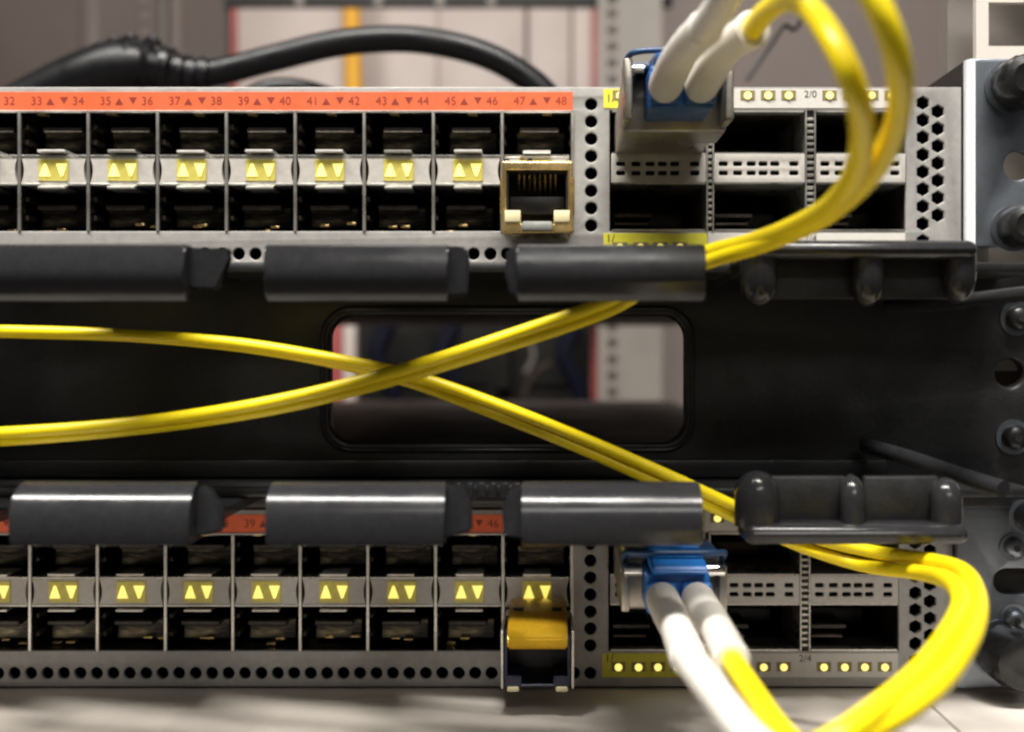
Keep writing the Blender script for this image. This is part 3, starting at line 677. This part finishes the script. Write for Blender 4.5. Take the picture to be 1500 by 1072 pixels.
def boot(c, sx, tail, lower):
    """white strain relief: path in local mm from the connector towards the viewer"""
    P = catmull([Vector(p) for p in tail], 8); n = len(P)
    rr = []
    for i in range(n):
        t = i/(n-1)
        r = 2.85 if t < 0.04 else 2.95-0.4*t
        if 0.30 < t < 0.90 and int(t*44) % 2: r -= 0.10
        if t > 0.94: r = 2.62
        rr.append(r)
    bm = bmesh.new(); addtube(bm, P, rr, 22, cap=True)
    o = link('boot', finish(bm, 'boot', 40), 'boot_white', c)
    e, d = P[-1], (P[-1]-P[-2]).normalized()
    bm = bmesh.new(); addtube(bm, [e, e+d*0.7], [2.66, 2.3], 22); link('boot_mouth', finish(bm, 'boot_mouth', 40), 'boot_white', o)
    return e
def cable(c, pts, rad, name='cable', m='fibre_yellow'):
    pts = [Vector(p)+Vector((random.uniform(-.12, .12), random.uniform(-.12, .12), random.uniform(-.12, .12))) if 0 < i < len(pts)-1 else Vector(p) for i, p in enumerate(pts)]
    return tube(name, m, c, [Vector(p) for p in pts], rad, 14, 8)
def loc(c, px, py, z): return W(px, py, z)-c.location/K
# upper cord
e1 = boot(c1, -3.12, [(-3.12, -46, 0), (-3.12, -60, 0), (-2.6, -72, 0.2), loc(c1, 1033, 42, 86)], False)
e2 = boot(c1, 3.12, [(3.12, -46, 0), (3.12, -60, 0), (3.7, -72, 0.2), loc(c1, 1102, 44, 86)], False)
UA = [(1033, 42, 86), (1052, 12, 93), (1085, -40, 103), (1150, -95, 116), (1230, -80, 127), (1283, 0, 130), (1312, 80, 128), (1317, 150, 120), (1300, 215, 111), (1262, 272, 101), (1200, 322, 88), (1120, 358, 74), (1040, 383, 62), (960, 415, 54), (890, 455, 50), (760, 500, 46), (580, 555, 44), (400, 599, 42), (200, 629, 42), (0, 644, 42), (-160, 648, 42)]
UB = [(1102, 44, 86), (1122, 20, 93), (1150, 0, 103), (1182, 8, 113), (1215, 52, 122), (1248, 120, 124), (1262, 190, 117), (1252, 250, 107), (1218, 298, 96), (1165, 332, 83), (1100, 355, 70), (1035, 370, 61), (960, 400, 53), (890, 441, 51), (760, 487, 47), (580, 543, 45), (400, 588, 43), (200, 618, 43), (0, 634, 43), (-160, 638, 43)]
rA = [1.6, 1.55]+[1.48]*7+[1.42, 1.36, 1.28, 1.2, 1.14]+[1.10]*20
PA = [loc(c1, *p) for p in UA]; PB = [loc(c1, *p) for p in UB]
cable(c1, PA[:4], [2.3, 2.2, 2.05, 1.9], 'white_sleeve', 'boot_white')
cable(c1, PA[2:], rA[2:len(PA)]); cable(c1, PB, rA[:len(PB)])
# lower cord
f1 = boot(c2, -3.12, [(-3.12, -46, 0), (-3.12, -60, 0), (-3.1, -72, 0), loc(c2, 1008, 962, 88)], True)
f2_ = boot(c2, 3.12, [(3.12, -46, 0), (3.12, -60, 0), (3.2, -72, 0), loc(c2, 1072, 966, 88)], True)
LA = [(1008, 962, 88), (1045, 1012, 103), (1088, 1070, 118), (1130, 1105, 126), (1200, 1100, 129), (1290, 1062, 124), (1370, 1005, 115), (1420, 935, 100), (1432, 880, 84), (1412, 838, 66), (1360, 820, 50), (1280, 808, 38), (1200, 790, 33), (1130, 765, 33), (1070, 738, 35), (980, 697, 36), (850, 640, 36), (720, 588, 36), (600, 550, 36), (480, 524, 34), (350, 504, 34), (200, 491, 34), (50, 486, 34), (-160, 482, 34)]
LB = [(1072, 966, 88), (1105, 1015, 102), (1140, 1065, 116), (1175, 1098, 124), (1215, 1085, 128), (1280, 1040, 124), (1346, 985, 112), (1394, 920, 99), (1407, 877, 85), (1388, 850, 68), (1340, 838, 50), (1268, 828, 37), (1190, 806, 32), (1120, 778, 32), (1062, 752, 34), (975, 712, 35), (845, 655, 35), (715, 602, 35), (600, 559, 33), (480, 529, 31), (350, 507, 31), (200, 493, 31), (50, 487, 31), (-160, 483, 31)]
rL = [1.6, 1.55]+[1.5]*6+[1.45, 1.4, 1.3, 1.2, 1.1]+[1.05]*20
QA = [loc(c2, *p) for p in LA]; QB = [loc(c2, *p) for p in LB]
cable(c2, QA[:4], [2.35, 2.2, 2.05, 1.9], 'white_sleeve', 'boot_white')
cable(c2, QA[2:], rL[2:len(QA)]); cable(c2, QB, rL[:len(QB)])

# ------------------------------------------------------------------ copper modules in the last port column
def copper_upper():
    o = W(788, 306, 0)
    t = empty('copper_transceiver', tuple(o), 'gold edged copper transceiver with empty jack in the upper switch', 'transceiver')
    box('body', 'sheet_metal', t, -6.8, 6.8, -6, 40, -4.0, 4.3, 0.2)
    z1, z0 = 6.9, -7.0; hw = 6.9; y = -20
    # shell around the jack
    link('shell', platemesh('shell', rrect(-hw, hw, z0, z1, 0.5, 3), [[(-5.9, -3.0), (-5.9, 5.2), (5.9, 5.2), (5.9, -3.0), (3.1, -3.0), (3.1, -5.2), (-3.1, -5.2), (-3.1, -3.0)]], 13.5, y, 0.3), 'gold', t)
    box('jack_back', 'cage_black', t, -6.2, 6.2, y+10, y+11, -5.4, 5.5)
    box('jack_roof', 'cage_black', t, -5.85, 5.85, y+0.6, y+10, 4.9, 5.15); box('jack_wall', 'cage_black', t, -5.85, -5.6, y+0.6, y+10, -2.9, 4.85); box('jack_wall', 'cage_black', t, 5.6, 5.85, y+0.6, y+10, -2.9, 4.85)
    box('jack_tongue', 'cage_black', t, -5.5, 5.5, y+4, y+10, -2.9, 0.6, 0.3)
    for k in range(8):
        x = -3.6+1.03*k
        bm = bmesh.new(); addtube(bm, [Vector((x, y+2.5, 4.7)), Vector((x, y+6.5, 1.2)), Vector((x, y+9.8, 0.9))], 0.20, 6); link('contact_pin', finish(bm, 'contact_pin', 50), 'gold', t)
    for sx in (-1, 1): box('indicator_window', 'cream_plastic', t, sx*4.75-1.55, sx*4.75+1.55, y-0.25, y+2, -4.9, -2.6, 0.2)
    box('latch_tab', 'grey_plastic', t, -3.0, 3.0, y-0.5, y+3, -6.6, -4.7, 0.5)
    for k in range(9):
        x = -6.0+1.5*k; h = random.uniform(0.3, 1.3)
        box('ground_finger', 'gold' if k % 3 else 'chrome', t, x-0.5, x+0.5, y+4+random.uniform(-1, 3), y+13, z1+0.02, z1+0.2+h, 0.18, 1)
    for sx in (-1, 1): box('side_spring', 'gold', t, sx*7.1-0.17, sx*7.1+0.17, y+3, y+13, -3, 4, 0.1, 1)
    return t
copper_upper()
def copper_lower():
    o = Vector((lx(788), 5.3, sw2.location.z/K+lz(306)))
    t = empty('copper_transceiver', tuple(o), 'copper transceiver with a yellow latch and dark jack in the lower switch', 'transceiver')
    box('body', 'sheet_metal', t, -6.8, 6.8, -6, 40, -4.0, 4.3, 0.2)
    y = -21; z1, z0 = 3.4, -6.8; hw = 6.6
    link('shell', platemesh('shell', rrect(-hw, hw, z0, z1, 0.4, 3), [[(-5.9, -4.6), (-5.9, 2.3), (5.9, 2.3), (5.9, -4.6), (3.1, -4.6), (3.1, -6.2), (-3.1, -6.2), (-3.1, -4.6)]], 14.5, y, 0.25), 'navy_plastic', t)
    box('jack_back', 'cage_black', t, -6.2, 6.2, y+9, y+10, -6.3, 3.1)
    bm = bmesh.new()
    extrude_yz(bm, [(-1, 4.65), (-1, 6.8), (-6.0, 7.2), (-20.6, 4.5), (-22.6, 3.2), (-22.9, 1.2), (-21.3, 0.8), (-21.2, 3.5), (-6, 3.6)], -5.9, 5.9)
    bmesh.ops.bevel(bm, geom=list(bm.edges), offset=0.35, segments=2, affect='EDGES', clamp_overlap=True)
    la = link('latch', finish(bm, 'latch', 30), 'latch_yellow', t)
    for sx in (-1, 1):
        box('latch_slot', 'cage_black', la, sx*3.9-1.0, sx*3.9+1.0, -11.4, -10.0, 5.8, 6.75, 0.15, 1)
        box('shell_side', 'sheet_metal', t, sx*6.95-0.25, sx*6.95+0.25, y-0.3, -4, -7.0, 4.4, 0.12, 1)
        box('shell_foot', 'cream_plastic', t, sx*4.8-1.2, sx*4.8+1.2, y-0.4, y+4, -7.6, -6.6, 0.25, 1)
    return t
copper_lower()

# ------------------------------------------------------------------ black power cords behind the upper switch
pz = -200
pc = empty('power_cord', tuple(W(150, 290, pz)), 'thick black power cord arching behind the upper switch, with moulded plug', 'power cord')
def pl(px, py, z=pz): return W(px, py, z)-pc.location/K
tube('cable', 'black_rubber', pc, [pl(280, 112), pl(330, 104), pl(400, 86), (pl(500, 63)), pl(600, 58), pl(690, 74), pl(755, 103), pl(802, 142), pl(835, 200), pl(860, 270), pl(900, 287, -215), pl(1000, 287, -240)], 5.0, 18)
bm = bmesh.new()
A = [(-150, 285), (-40, 200), (60, 150), (120, 125), (170, 106), (205, 100), (235, 104), (252, 108)]
R = [8, 9, 10.5, 11.5, 11.2, 10.0, 8.0, 6.6]
P = catmull([pl(*p) for p in A], 6); RR = [q.x for q in catmull([(r, 0, 0) for r in R], 6)]
addtube(bm, P, RR, 20, flat=1.25)
plug = link('plug', finish(bm, 'plug', 40), 'black_rubber', pc)
for k, (px, py, r) in enumerate(((150, 112, 12.4), (172, 105, 12.4), (194, 100, 12.2), (216, 99, 11.4), (240, 104, 9.2), (260, 109, 7.8), (278, 111, 7.2), (295, 110, 6.7))):
    bm = bmesh.new(); d = (pl(px+8, py+(1 if px > 200 else -1))-pl(px, py)).normalized()
    addtube(bm, [pl(px, py)-d*0.6, pl(px, py)+d*1.6, pl(px, py)+d*3.2], [r*0.97, r*1.04, r*0.97], 20)
    link('grip_ridge', finish(bm, 'grip_ridge', 40), 'black_rubber', plug)
pc2 = tube('power_cord', 'black_rubber', None, [W(250, 292, -205), W(330, 200, -215), W(370, 142, -215), W(425, 130, -215), W(490, 146, -215), W(540, 170, -215), W(600, 230, -210), W(660, 290, -205)], 4.2, 14)
tag(pc2, 'lower black cord just showing above the orange label strip', 'power cord')
